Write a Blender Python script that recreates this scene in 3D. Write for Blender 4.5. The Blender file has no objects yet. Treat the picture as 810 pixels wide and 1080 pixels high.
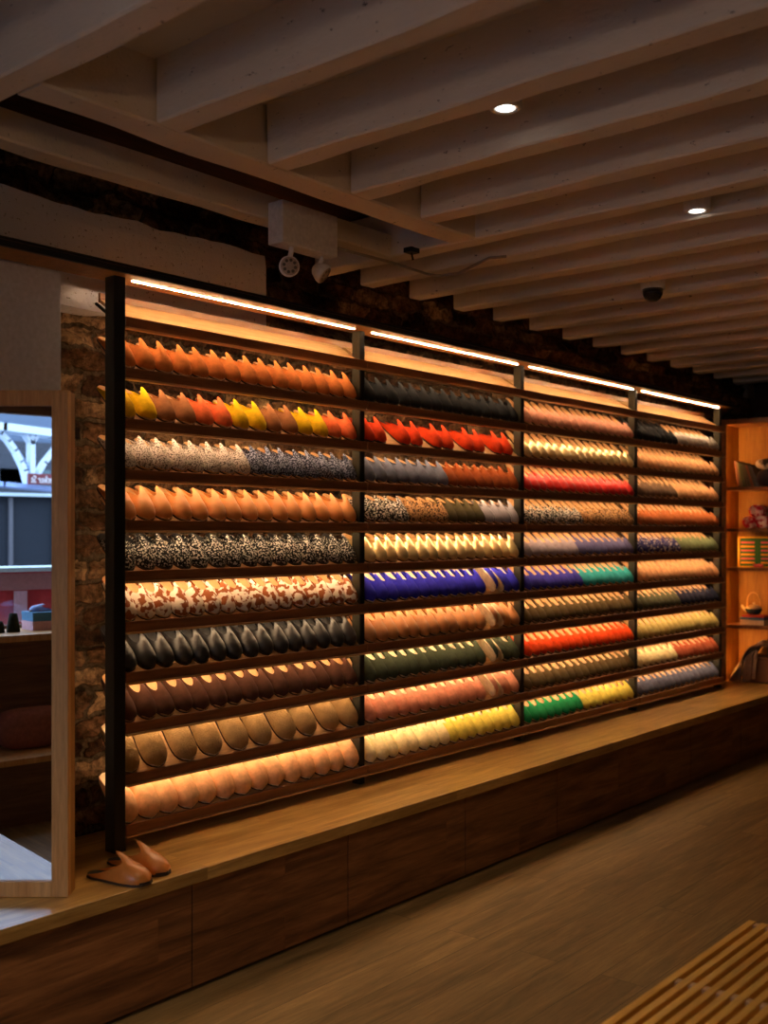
import bpy, math, random
from mathutils import Matrix, Vector, noise
random.seed(7)
R = random.uniform
C = bpy.context.scene.collection
D = bpy.data
PI = math.pi

# ------------------------------------------------------------------ measuring
F = 1145.0                       # focal length in pixels of the 810x1080 frame
PX, PY = 405.0, 562.0            # view centre column and horizon row
PHI = math.atan(965.0/F)
CP, SP = math.cos(PHI), math.sin(PHI)
E = 1.41                         # eye height above floor
FW = Vector((CP, SP, 0)); RT = Vector((SP, -CP, 0)); UP = Vector((0, 0, 1))
EYE = Vector((0, 0, E))
def ray(px, py): return FW + RT*((px-PX)/F) + UP*((PY-py)/F)
def atD(px, py, d): return EYE + ray(px, py)*d
def onY(px, py, Y): r = ray(px, py); return EYE + r*(Y/r.y)
def onX(px, py, X): r = ray(px, py); return EYE + r*(X/r.x)
def onZ(px, py, z): r = ray(px, py); return EYE + r*((z-E)/r.z)
MD = 3.09                        # distance of the standing mirror's glass along the view
def refl(p):                     # the real place of a thing met in the mirror
    v = p - EYE; k = v.dot(FW)
    return EYE + v + FW*(2*(MD-k))
def mirX(px, py, X):
    u = (px-PX)/F; v = (PY-py)/F
    t = (X - 2*MD*CP)/(u*SP - CP)
    return EYE + FW*(2*MD-t) + RT*(u*t) + UP*(v*t)

# ------------------------------------------------------------------ materials
def newmat(name):
    m = D.materials.new(name); m.use_nodes = True
    nt = m.node_tree; b = nt.nodes['Principled BSDF']
    return m, nt, b
def N(nt, t, **kw):
    n = nt.nodes.new(t)
    for k, v in kw.items():
        if k in n.inputs.keys() if hasattr(n.inputs, 'keys') else False: n.inputs[k].default_value = v
        else: setattr(n, k, v)
    return n
def L(nt, a, b): nt.links.new(a, b)
def srgb(r, g, b):
    f = lambda c: (c/12.92 if c <= .04045 else ((c+.055)/1.055)**2.4)
    return (f(r/255), f(g/255), f(b/255), 1)
def coords(nt, scale=(1,1,1), rnd=True, kind='Object'):
    tc = nt.nodes.new('ShaderNodeTexCoord'); mp = nt.nodes.new('ShaderNodeMapping')
    L(nt, tc.outputs[kind], mp.inputs['Vector']); mp.inputs['Scale'].default_value = scale
    if rnd:
        oi = nt.nodes.new('ShaderNodeObjectInfo'); mu = nt.nodes.new('ShaderNodeMath'); mu.operation = 'MULTIPLY'
        mu.inputs[1].default_value = 37.0; L(nt, oi.outputs['Random'], mu.inputs[0])
        cb = nt.nodes.new('ShaderNodeCombineXYZ'); L(nt, mu.outputs[0], cb.inputs[0]); L(nt, mu.outputs[0], cb.inputs[1])
        L(nt, cb.outputs[0], mp.inputs['Location'])
    return mp.outputs[0]
def noise_tex(nt, vec, scale, detail=4, rough=.6):
    n = nt.nodes.new('ShaderNodeTexNoise'); L(nt, vec, n.inputs['Vector'])
    n.inputs['Scale'].default_value = scale; n.inputs['Detail'].default_value = detail; n.inputs['Roughness'].default_value = rough
    return n
def ramp(nt, fac, stops, interp='LINEAR'):
    r = nt.nodes.new('ShaderNodeValToRGB'); L(nt, fac, r.inputs[0]); e = r.color_ramp.elements
    r.color_ramp.interpolation = interp
    while len(e) < len(stops): e.new(.5)
    for i, (p, c) in enumerate(stops): e[i].position = p; e[i].color = c
    return r.outputs[0]
def bump(nt, b, h, strength=.3, dist=.01):
    n = nt.nodes.new('ShaderNodeBump'); n.inputs['Strength'].default_value = strength; n.inputs['Distance'].default_value = dist
    L(nt, h, n.inputs['Height']); L(nt, n.outputs[0], b.inputs['Normal'])
def mul(c, k): return (min(1, c[0]*k), min(1, c[1]*k), min(1, c[2]*k), 1)

MC = {}
def plain(name, c, rough=.6, metal=0, spec=.5):
    if name in MC: return MC[name]
    m, nt, b = newmat(name)
    v = coords(nt); n = noise_tex(nt, v, 60, 3)
    L(nt, ramp(nt, n.outputs[0], [(.3, mul(c, .88)), (.7, mul(c, 1.1))]), b.inputs['Base Color'])
    b.inputs['Roughness'].default_value = rough; b.inputs['Metallic'].default_value = metal
    b.inputs['Specular IOR Level'].default_value = spec
    MC[name] = m; return m
def suede(name, c, rough=.9):
    if name in MC: return MC[name]
    m, nt, b = newmat(name); v = coords(nt)
    n = noise_tex(nt, v, 45, 5); n2 = noise_tex(nt, v, 900, 2)
    L(nt, ramp(nt, n.outputs[0], [(.3, mul(c, .78)), (.7, mul(c, 1.15))]), b.inputs['Base Color'])
    b.inputs['Roughness'].default_value = rough; b.inputs['Specular IOR Level'].default_value = .15
    b.inputs['Sheen Weight'].default_value = .25; b.inputs['Sheen Tint'].default_value = mul(c, 1.5)
    bump(nt, b, n2.outputs[0], .25, .002); MC[name] = m; return m
def fuzzy(name, c):
    m = suede(name, c); nt = m.node_tree; b = nt.nodes['Principled BSDF']
    v = coords(nt); n = noise_tex(nt, v, 150, 6, .8); bump(nt, b, n.outputs[0], 1.0, .02); b.inputs['Sheen Weight'].default_value = .6
    return m
def leather(name, c, rough=.38, metal=0):
    if name in MC: return MC[name]
    m, nt, b = newmat(name); v = coords(nt)
    n = noise_tex(nt, v, 22, 4); n2 = noise_tex(nt, v, 60, 5)
    L(nt, ramp(nt, n.outputs[0], [(.3, mul(c, .85)), (.7, mul(c, 1.1))]), b.inputs['Base Color'])
    b.inputs['Roughness'].default_value = rough; b.inputs['Metallic'].default_value = metal
    bump(nt, b, n2.outputs[0], .35, .004); MC[name] = m; return m
def twotone(name, c1, c2, tex, scale, cut=.5, soft=.03, rough=.8):
    if name in MC: return MC[name]
    m, nt, b = newmat(name); v = coords(nt)
    if tex == 'noise': h = noise_tex(nt, v, scale, 2, .4).outputs[0]
    elif tex == 'voronoi':
        n = nt.nodes.new('ShaderNodeTexVoronoi'); L(nt, v, n.inputs['Vector']); n.inputs['Scale'].default_value = scale; h = n.outputs['Distance']
    elif tex == 'ring':
        n = nt.nodes.new('ShaderNodeTexVoronoi'); L(nt, v, n.inputs['Vector']); n.inputs['Scale'].default_value = scale
        a = nt.nodes.new('ShaderNodeMath'); a.operation = 'SUBTRACT'; a.inputs[1].default_value = .42; L(nt, n.outputs['Distance'], a.inputs[0])
        ab = nt.nodes.new('ShaderNodeMath'); ab.operation = 'ABSOLUTE'; L(nt, a.outputs[0], ab.inputs[0])
        n2 = noise_tex(nt, v, scale*1.3, 1); s = nt.nodes.new('ShaderNodeMath'); s.operation = 'MULTIPLY_ADD'
        s.inputs[1].default_value = .9; L(nt, n2.outputs[0], s.inputs[0]); L(nt, ab.outputs[0], s.inputs[2]); h = s.outputs[0]
    elif tex == 'checker':
        mp = nt.nodes.new('ShaderNodeMapping'); mp.inputs['Rotation'].default_value = (.7, .2, PI/4); L(nt, v, mp.inputs[0])
        w1 = nt.nodes.new('ShaderNodeTexWave'); w1.inputs['Scale'].default_value = scale; L(nt, mp.outputs[0], w1.inputs[0]); w1.bands_direction = 'X'
        w2 = nt.nodes.new('ShaderNodeTexWave'); w2.inputs['Scale'].default_value = scale; L(nt, mp.outputs[0], w2.inputs[0]); w2.bands_direction = 'Y'
        a = nt.nodes.new('ShaderNodeMath'); a.operation = 'MULTIPLY'; L(nt, w1.outputs['Fac'], a.inputs[0]); L(nt, w2.outputs['Fac'], a.inputs[1]); h = a.outputs[0]
    elif tex == 'stripe':
        w1 = nt.nodes.new('ShaderNodeTexWave'); w1.inputs['Scale'].default_value = scale; L(nt, v, w1.inputs[0]); w1.bands_direction = 'X'; h = w1.outputs['Fac']
    L(nt, ramp(nt, h, [(cut-soft, c1), (cut+soft, c2)]), b.inputs['Base Color'])
    b.inputs['Roughness'].default_value = rough; b.inputs['Specular IOR Level'].default_value = .25
    bump(nt, b, h, .3, .003); MC[name] = m; return m
def wood(name, c1, c2, axis='X', plank=None, rough=.45, grain=1.0, gap=True):
    if name in MC: return MC[name]
    m, nt, b = newmat(name)
    v = coords(nt, rnd=False)
    sc = {'X': (1.2, 14, 14), 'Y': (14, 1.2, 14), 'Z': (14, 14, 1.2)}[axis]
    mp = nt.nodes.new('ShaderNodeMapping'); mp.inputs['Scale'].default_value = sc; L(nt, v, mp.inputs[0])
    vec = mp.outputs[0]; h2 = None
    if plank:
        pv = nt.nodes.new('ShaderNodeMapping')
        L(nt, v, pv.inputs[0])
        if plank[2] == 'XZ': pv.inputs['Rotation'].default_value = (PI/2, 0, 0)
        br = nt.nodes.new('ShaderNodeTexBrick'); L(nt, pv.outputs[0], br.inputs[0]); br.inputs['Scale'].default_value = 1
        br.inputs['Brick Width'].default_value = plank[0]; br.inputs['Row Height'].default_value = plank[1]
        br.inputs['Mortar Size'].default_value = .0012; br.inputs['Mortar Smooth'].default_value = .3
        br.inputs['Color1'].default_value = (0, 0, 0, 1); br.inputs['Color2'].default_value = (1, 1, 1, 1); br.inputs['Mortar'].default_value = (.5, .5, .5, 1)
        br.offset = .37; br.offset_frequency = 2
        ad = nt.nodes.new('ShaderNodeVectorMath'); ad.operation = 'MULTIPLY_ADD'; L(nt, br.outputs['Color'], ad.inputs[0])
        ad.inputs[1].default_value = (7, 9, 11); L(nt, mp.outputs[0], ad.inputs[2]); vec = ad.outputs[0]
    n = noise_tex(nt, vec, 1.6*grain, 8, .62); n.inputs['Distortion'].default_value = .8
    n2 = noise_tex(nt, vec, 9*grain, 4, .7)
    col = ramp(nt, n.outputs[0], [(.32, c1), (.52, tuple((c1[i]+c2[i])/2 for i in range(4))), (.7, c2)])
    mx = nt.nodes.new('ShaderNodeMix'); mx.data_type = 'RGBA'; mx.blend_type = 'MULTIPLY'; mx.inputs[0].default_value = .45
    L(nt, col, mx.inputs[6]); L(nt, ramp(nt, n2.outputs[0], [(.35, (.55, .5, .45, 1)), (.6, (1, 1, 1, 1))]), mx.inputs[7])
    out = mx.outputs[2]
    if plank:
        m3 = nt.nodes.new('ShaderNodeMix'); m3.data_type = 'RGBA'; m3.blend_type = 'MULTIPLY'; m3.inputs[0].default_value = 1
        L(nt, out, m3.inputs[6]); L(nt, ramp(nt, br.outputs['Color'], [(0, (.74, .72, .70, 1)), (1, (1.0, 1.0, 1.0, 1))]), m3.inputs[7]); out = m3.outputs[2]
        if gap:
            m4 = nt.nodes.new('ShaderNodeMix'); m4.data_type = 'RGBA'; L(nt, br.outputs['Fac'], m4.inputs[0]); L(nt, out, m4.inputs[6]); m4.inputs[7].default_value = mul(c1, .35); out = m4.outputs[2]
    L(nt, out, b.inputs['Base Color'])
    b.inputs['Roughness'].default_value = rough; b.inputs['Specular IOR Level'].default_value = .4
    bump(nt, b, n2.outputs[0], .12, .003); MC[name] = m; return m
def emis(name, c, s):
    m = D.materials.new(name); m.use_nodes = True; nt = m.node_tree; nt.nodes.clear()
    e = nt.nodes.new('ShaderNodeEmission'); o = nt.nodes.new('ShaderNodeOutputMaterial')
    e.inputs[0].default_value = c; e.inputs[1].default_value = s; L(nt, e.outputs[0], o.inputs[0]); return m
def paint(name, c, chip=(.05, .03, .02, 1), amount=.36, rough=.7):
    m, nt, b = newmat(name); v = coords(nt, (1, 1, 1), rnd=False)
    n0 = noise_tex(nt, v, 2.2, 5, .6)
    mp = nt.nodes.new('ShaderNodeMapping'); mp.inputs['Scale'].default_value = (50, 20, 50); L(nt, v, mp.inputs[0])
    n1 = noise_tex(nt, mp.outputs[0], 1.5, 4, .65)
    mx = nt.nodes.new('ShaderNodeMix'); mx.data_type = 'RGBA'
    L(nt, ramp(nt, n1.outputs[0], [(amount-.09, (1, 1, 1, 1)), (amount-.02, (0, 0, 0, 1))]), mx.inputs[0])
    L(nt, ramp(nt, n0.outputs[0], [(.3, mul(c, .85)), (.7, c)]), mx.inputs[6]); mx.inputs[7].default_value = chip
    L(nt, mx.outputs[2], b.inputs['Base Color']); b.inputs['Roughness'].default_value = rough
    bump(nt, b, n1.outputs[0], .3, .008); return m

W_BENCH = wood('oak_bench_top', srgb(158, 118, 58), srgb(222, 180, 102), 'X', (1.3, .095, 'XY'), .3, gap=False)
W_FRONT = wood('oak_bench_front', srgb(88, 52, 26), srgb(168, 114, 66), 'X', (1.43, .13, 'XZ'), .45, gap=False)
W_FLOOR = wood('oak_floor', srgb(112, 88, 48), srgb(164, 132, 80), 'X', (1.9, .155, 'XY'), .5)
W_SHELF = wood('oak_shelf', srgb(194, 148, 98), srgb(224, 182, 130), 'X', None, .5)
W_LIP = wood('walnut_lip', srgb(120, 76, 44), srgb(164, 110, 68), 'X', None, .4)
W_FRAME = wood('oak_frame', srgb(192, 136, 72), srgb(226, 174, 108), 'Z', None, .5)
W_CASE = wood('oak_case', srgb(150, 100, 36), srgb(184, 130, 52), 'Z', None, .5)
W_SLAT = wood('oak_slat', srgb(206, 150, 54), srgb(234, 184, 84), 'X', None, .45)
W_DARK = wood('dark_boards', srgb(96, 64, 42), srgb(134, 92, 60), 'Y', None, .6)
M_BLACK = plain('black_steel', (.012, .012, .012, 1), .45, .3)
M_POST = plain('post_steel', (.055, .05, .032, 1), .5, .3)
M_WHITE = paint('white_joist_paint', (.78, .69, .58, 1), amount=.365)
M_WHITE2 = paint('white_slab_paint', (.72, .63, .52, 1), amount=.3)
M_PANEL = plain('grey_panel_paint', (.60, .60, .68, 1), .8)
M_PLAST = paint('old_plaster', (.58, .57, .64, 1), (.14, .11, .09, 1), .40, .9)
M_METALW = plain('white_enamel', (.80, .77, .78, 1), .45)

# ------------------------------------------------------------------ mesh tools
class MB:
    def __init__(s): s.v = []; s.f = []; s.mi = []
    def add(s, vs, fs, mi=0):
        o = len(s.v); s.v += [tuple(x) for x in vs]; s.f += [tuple(o+i for i in f) for f in fs]; s.mi += [mi]*len(fs); return s
    def box(s, x0, x1, y0, y1, z0, z1, mi=0, M=None):
        vs = [Vector((x, y, z)) for z in (z0, z1) for y in (y0, y1) for x in (x0, x1)]
        if M: vs = [M @ v for v in vs]
        return s.add(vs, [(0,2,3,1), (4,5,7,6), (0,1,5,4), (2,6,7,3), (0,4,6,2), (1,3,7,5)], mi)
    def tube(s, pts, r, n=10, mi=0, cap=True):
        pts = [Vector(p) for p in pts]; rs = r if isinstance(r, (list, tuple)) else [r]*len(pts)
        vs = []; up = Vector((0, 0, 1))
        for i, p in enumerate(pts):
            t = (pts[min(i+1, len(pts)-1)] - pts[max(i-1, 0)]).normalized()
            a = t.cross(up) if abs(t.dot(up)) < .95 else t.cross(Vector((1, 0, 0))); a.normalize(); b = t.cross(a)
            for k in range(n): q = 2*PI*k/n; vs.append(p + (a*math.cos(q) + b*math.sin(q))*rs[i])
        fs = [(i*n+k, i*n+(k+1)%n, (i+1)*n+(k+1)%n, (i+1)*n+k) for i in range(len(pts)-1) for k in range(n)]
        if cap: fs += [tuple(range(n-1, -1, -1)), tuple((len(pts)-1)*n+k for k in range(n))]
        return s.add(vs, fs, mi)
    def lathe(s, prof, c, n=24, axis=None, mi=0):
        ax = Vector(axis or (0, 0, 1)).normalized(); q = Vector((0, 0, 1)).rotation_difference(ax)
        vs = [Vector(c) + q @ Vector((r*math.cos(2*PI*k/n), r*math.sin(2*PI*k/n), z)) for r, z in prof for k in range(n)]
        fs = [(i*n+k, i*n+(k+1)%n, (i+1)*n+(k+1)%n, (i+1)*n+k) for i in range(len(prof)-1) for k in range(n)]
        fs += [tuple(range(n-1, -1, -1)), tuple((len(prof)-1)*n+k for k in range(n))]
        return s.add(vs, fs, mi)
    def grid(s, P, mi=0, closed=False):
        nr, nc = len(P), len(P[0]); vs = [p for r in P for p in r]
        fs = [(i*nc+k, i*nc+(k+1) % nc, (i+1)*nc+(k+1) % nc, (i+1)*nc+k) for i in range(nr-1) for k in range(nc if closed else nc-1)]
        return s.add(vs, fs, mi)
    def mesh(s, name, mats, smooth=False):
        me = D.meshes.new(name); me.from_pydata(s.v, [], s.f); me.update()
        for m in (mats if isinstance(mats, (list, tuple)) else [mats]): me.materials.append(m)
        if any(s.mi): me.polygons.foreach_set('material_index', s.mi)
        if smooth: me.polygons.foreach_set('use_smooth', [True]*len(me.polygons))
        return me
def link(name, me, parent=None, mat=None):
    o = D.objects.new(name, me); C.objects.link(o)
    if parent is not None: o.parent = parent
    return o
def obj(name, mb, mats, parent=None, smooth=False, bevel=0, origin=None):
    me = mb.mesh(name, mats, smooth)
    o = link(name, me, parent)
    if parent is not None:
        W = Matrix(); p = parent
        while p is not None: W = p.matrix_basis @ W; p = p.parent
        me.transform(W.inverted())
    if bevel:
        b = o.modifiers.new('bevel', 'BEVEL'); b.width = bevel; b.segments = 2; b.limit_method = 'ANGLE'
    return o
def tag(o, label=None, cat=None, group=None, kind=None):
    if label: o['label'] = label
    if cat: o['category'] = cat
    if group: o['group'] = group
    if kind: o['kind'] = kind
    return o
def thing(name, label, cat, loc, group=None):
    o = D.objects.new(name, None); C.objects.link(o); o.location = loc; o.empty_display_size = .05
    o.matrix_basis = Matrix.Translation(Vector(loc))
    return tag(o, label, cat, group)
def struct(name, mb, mats, smooth=False, bevel=0, label=None, cat=None):
    return tag(obj(name, mb, mats, None, smooth, bevel), label, cat, None, 'structure')
ORD = ['first','second','third','fourth','fifth','sixth','seventh','eighth','ninth','tenth','eleventh','twelfth','thirteenth','fourteenth','fifteenth','sixteenth','seventeenth']

# ------------------------------------------------------------------ the room
YW = 3.20                        # brick wall behind the rack
ZB = E - 1.034                   # bench top
ZJ = E + 1.107                   # underside of the joists
ZC = E + 1.285                   # ceiling boards
XE, XS, YS = 8.25, -1.15, -3.2   # end wall, shop front, opposite wall
struct('floor', MB().box(-1.3, XE+.15, YS-.1, YW+.3, -.06, 0), W_FLOOR, label='oak plank floor in front of the wooden bench', cat='floor')

# brick and rubble wall, its courses pushed in and out
def brick_mat():
    m, nt, b = newmat('old_brick'); v = coords(nt, rnd=False)
    mp = nt.nodes.new('ShaderNodeMapping'); mp.inputs['Rotation'].default_value = (PI/2, 0, 0); L(nt, v, mp.inputs[0])
    wn = noise_tex(nt, v, 7, 3); ad = nt.nodes.new('ShaderNodeVectorMath'); ad.operation = 'MULTIPLY_ADD'
    ad.inputs[1].default_value = (.15, .10, .1); L(nt, wn.outputs['Color'], ad.inputs[0]); L(nt, mp.outputs[0], ad.inputs[2])
    br = nt.nodes.new('ShaderNodeTexBrick'); L(nt, ad.outputs[0], br.inputs[0]); br.inputs['Scale'].default_value = 1
    br.inputs['Brick Width'].default_value = .22; br.inputs['Row Height'].default_value = .08; br.inputs['Mortar Size'].default_value = .011
    br.inputs['Mortar Smooth'].default_value = .5
    br.inputs['Color1'].default_value = (0, 0, 0, 1); br.inputs['Color2'].default_value = (1, 1, 1, 1)
    big = noise_tex(nt, v, 4.2, 7, .75); f = noise_tex(nt, v, 40, 5, .7)
    a = nt.nodes.new('ShaderNodeMath'); a.operation = 'MULTIPLY_ADD'; a.inputs[1].default_value = .35; L(nt, br.outputs['Color'], a.inputs[0]); L(nt, big.outputs[0], a.inputs[2])
    col = ramp(nt, a.outputs[0], [(.44, (.008, .005, .004, 1)), (.58, (.06, .028, .015, 1)), (.72, (.13, .07, .035, 1)), (.9, (.30, .20, .11, 1))])
    mx = nt.nodes.new('ShaderNodeMix'); mx.data_type = 'RGBA'; L(nt, br.outputs['Fac'], mx.inputs[0]); L(nt, col, mx.inputs[6]); mx.inputs[7].default_value = (.09, .065, .04, 1)
    m2 = nt.nodes.new('ShaderNodeMix'); m2.data_type = 'RGBA'; m2.blend_type = 'MULTIPLY'; m2.inputs[0].default_value = .8
    L(nt, mx.outputs[2], m2.inputs[6]); L(nt, ramp(nt, f.outputs[0], [(.36, (.12, .10, .09, 1)), (.62, (1.2, 1.1, 1, 1))]), m2.inputs[7])
    L(nt, m2.outputs[2], b.inputs['Base Color']); b.inputs['Roughness'].default_value = .95; b.inputs['Specular IOR Level'].default_value = .1
    s = nt.nodes.new('ShaderNodeMath'); s.operation = 'SUBTRACT'; L(nt, f.outputs[0], s.inputs[0]); L(nt, br.outputs['Fac'], s.inputs[1])
    bump(nt, b, s.outputs[0], .9, .02); return m
M_BRICK = brick_mat()
P = []
nx, nz = 300, 130
for j in range(nz+1):
    row = []
    for i in range(nx+1):
        x = 1.2 + (XE-1.2)*i/nx; z = ZC*j/nz
        k = noise.noise(Vector((x*9, 3.1, z*14)))*.02 + noise.noise(Vector((x*3, 7.7, z*4)))*.03
        cell = noise.cell(Vector((x/.21 + .5*(int(z/.072) % 2), z/.072, 1)))
        row.append((x, YW + .06 + k*1.9 + (cell-.5)*.022, z))
    P.append(row)
mb = MB().grid(P); mb.box(XS-.2, XE+.1, YW+.09, YW+.25, 0, ZC+.1); mb.box(XS-.2, 1.2, YW+.01, YW+.09, 0, ZC)
struct('wall_back', mb, M_BRICK, label='old dark rubble and brick wall behind the slipper rack', cat='wall')
# plaster beam along the top left of the wall
P = []
for i in range(121):
    x = XS + (3.035-XS)*i/120
    zt = E+1.125 + noise.noise(Vector((x*3, 0, 2)))*.018 + noise.noise(Vector((x*11, 0, 2)))*.01
    e = noise.noise(Vector((x*6, 1, 2)))*.006
    P.append([(x, YW+.04, zt), (x, YW-.012+e, zt-.01), (x, YW-.02+e, zt-.06), (x, YW-.022, E+.95), (x, YW-.022, E+.765+e), (x, YW+.04, E+.755)])
mb = MB().grid(P); n_ = len(mb.v); mb.f.append(tuple(range(n_-6, n_))); mb.mi.append(0)
struct('trim_1', mb, M_PLAST, label='cracked grey plaster band above the left end of the rack', cat='plaster band')
struct('wall_panel', MB().box(XS, 1.985, 3.02, YW, ZB, E+.83), M_PANEL, bevel=.003, label='plain grey painted panel left of the bare brick', cat='wall panel')
struct('wall_end', MB().box(XE, XE+.1, YS, YW+.1, 0, ZC), plain('end_wall', (.03, .028, .03, 1), .8), label='dark end wall beyond the lit bookcase', cat='wall')
struct('wall_side', MB().box(XS, XE, YS-.1, YS, 0, ZC), plain('side_wall', (.20, .16, .13, 1), .9), label='wall across the shop', cat='wall')
# shop front with its window opening
WY0, WY1, WZ0, WZ1 = .8, 2.4, E-.53, E+.71
mb = MB()
mb.box(XS-.12, XS, YS, WY0, 0, ZC); mb.box(XS-.12, XS, WY1, YW, 0, ZC)
mb.box(XS-.12, XS, WY0, WY1, 0, WZ0-.02); mb.box(XS-.12, XS, WY0, WY1, WZ1, ZC)
struct('wall_front', mb, W_DARK, label='dark boarded shop front around the window', cat='wall')
mb = MB()
for (a, b_, c, d) in ((WY0, WY1, WZ1-.05, WZ1), (WY0, WY0+.05, WZ0, WZ1), (WY1-.05, WY1, WZ0, WZ1), (WY0, WY1, WZ0-.02, WZ0+.02)):
    mb.box(XS-.09, XS-.03, a, b_, c, d)
wn = struct('window_1', mb, W_DARK, label='shop window with dark wooden frame', cat='window')
m, nt, b = newmat('window_glass'); nt.nodes.clear()
o_ = nt.nodes.new('ShaderNodeOutputMaterial'); t_ = nt.nodes.new('ShaderNodeBsdfTransparent'); g_ = nt.nodes.new('ShaderNodeBsdfGlossy'); x_ = nt.nodes.new('ShaderNodeMixShader')
x_.inputs[0].default_value = .06; g_.inputs['Roughness'].default_value = .02; L(nt, t_.outputs[0], x_.inputs[1]); L(nt, g_.outputs[0], x_.inputs[2]); L(nt, x_.outputs[0], o_.inputs[0])
gl = obj('pane', MB().box(XS-.064, XS-.056, WY0+.05, WY1-.05, WZ0+.02, WZ1-.05), m, wn)

# ceiling boards and joists
mb = MB(); mb.box(XS-.12, XE+.1, YS, 2.43, ZC, ZC+.08); mb.box(3.39, XE+.1, 2.43, YW+.1, ZC, ZC+.08)
struct('ceiling', mb, M_WHITE2, label='painted ceiling boards between the joists', cat='ceiling')
W_OLD = wood('old_dark_planks', srgb(40, 22, 14), srgb(84, 44, 26), 'X', (1.1, .12, 'XY'), .9)
struct('ceiling_bare', MB().box(XS-.12, 3.39, 2.43, YW+.1, ZC+.02, ZC+.08), W_OLD, label='bare dark old planks above the trimmer opening', cat='ceiling planks')
def timber(x0, x1, y0, y1, z0, z1, along, seed, jit=.004):
    mb = MB(); n = max(6, int(((y1-y0) if along == 'Y' else (x1-x0))/.09)); P = []
    for i in range(n+1):
        t = i/n; J = [noise.noise(Vector((seed*3.7+q*5.1, t*n*.35, .5)))*jit*1.6 for q in range(6)]
        c = .006
        if along == 'Y':
            y = y0+(y1-y0)*t
            P.append([(x0+J[0], y, z1), (x0+J[1], y, z0+c+J[2]), (x0+c+J[1], y, z0+J[2]), (x1-c+J[3], y, z0+J[4]), (x1+J[3], y, z0+c+J[4]), (x1+J[5], y, z1)])
        else:
            x = x0+(x1-x0)*t
            P.append([(x, y0+J[0], z1), (x, y0+J[1], z0+c+J[2]), (x, y0+c+J[1], z0+J[2]), (x, y1-c+J[3], z0+J[4]), (x, y1+J[3], z0+c+J[4]), (x, y1+J[5], z1)])
    mb.grid(P, closed=True); k = len(mb.v); mb.f += [tuple(range(5, -1, -1)), tuple(range(k-6, k))]; mb.mi += [0, 0]
    return mb
full = [.95, 1.412, 3.345] + [3.64+.3475*i for i in range(13)]
tail = [1.848, 2.262, 2.635, 3.003]
wj = .09
k = 0
for x in [-.75, -.3, .12, .53] + full:
    tag(obj('ceiling_joist', timber(x, x+wj, YS, YW+.005, ZJ, ZC, 'Y', k), M_WHITE), 'white painted ceiling joist bearing on the brick wall, ' + (('left of the emergency light' if x < 3 else 'where the short trimmer beam ends') if x < 3.5 else ORD[int(round((x-3.64)/.3475))] + ' right of the trimmer corner'), 'ceiling joist', 'long ceiling joists', 'structure'); k += 1
for i, x in enumerate(tail):
    tag(obj('ceiling_joist', timber(x, x+wj, YS, 2.362, ZJ, ZC, 'Y', k), M_WHITE), ORD[i] + ' from left of the joists ending at the trimmer beam', 'ceiling joist', 'short ceiling joists', 'structure'); k += 1
tag(obj('trimmer_beam', timber(1.505, 3.343, 2.37, 2.485, ZJ, ZC+.02, 'X', 60), M_WHITE), 'white painted trimmer beam carrying the short joists', 'beam', None, 'structure')
tag(obj('ledger_beam', timber(1.505, 3.343, 2.78, 2.87, ZJ, ZJ+.085, 'X', 61), M_WHITE), 'thin white beam running behind the emergency light box', 'beam', None, 'structure')
tag(obj('ledger_beam', timber(-1.1, 1.41, 2.78, 2.87, ZJ, ZJ+.085, 'X', 62), M_WHITE), 'thin white beam at far left near the plaster', 'beam', None, 'structure')

# ------------------------------------------------------------------ wooden bench
bench = thing('storage_bench', 'long low oak storage bench running below the slipper rack', 'bench', (4.0, 2.9, 0))
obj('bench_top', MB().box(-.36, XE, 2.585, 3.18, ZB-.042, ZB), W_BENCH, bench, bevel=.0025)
obj('carcass', MB().box(-.36, XE, 2.63, 3.0, .03, ZB-.042), M_BLACK, bench)
obj('toe_kick', MB().box(-.36, XE, 2.66, 3.0, 0, .03), M_BLACK, bench)
xs = [2.171+.715*i for i in range(-3, 9)]
for i in range(len(xs)-1):
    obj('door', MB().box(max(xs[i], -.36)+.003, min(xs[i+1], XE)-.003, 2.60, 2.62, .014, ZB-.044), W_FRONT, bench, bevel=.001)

# ------------------------------------------------------------------ rack
LX = [2.168, 3.375, 4.582, 5.790, 6.997]
A = math.radians(45); CA, SA = math.cos(A), math.sin(A)
LIP_Y = 2.945
def tilt(bay, k): return math.radians(33 if k == 0 else 36 if (bay < 2 and k <= 5) else 45)
def lipz(k): return E + .542 - .1666*(k-1)
rack = thing('slipper_rack', 'wall wide black steel rack with tilted lit oak shelves holding slippers', 'display rack', (4.58, 2.96, ZB))
LED = emis('warm_led', srgb(255, 214, 164), 31.0)
LED_TOP = emis('warm_led_rail', srgb(255, 214, 164), 140.0)
ZS = E + .83
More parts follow.
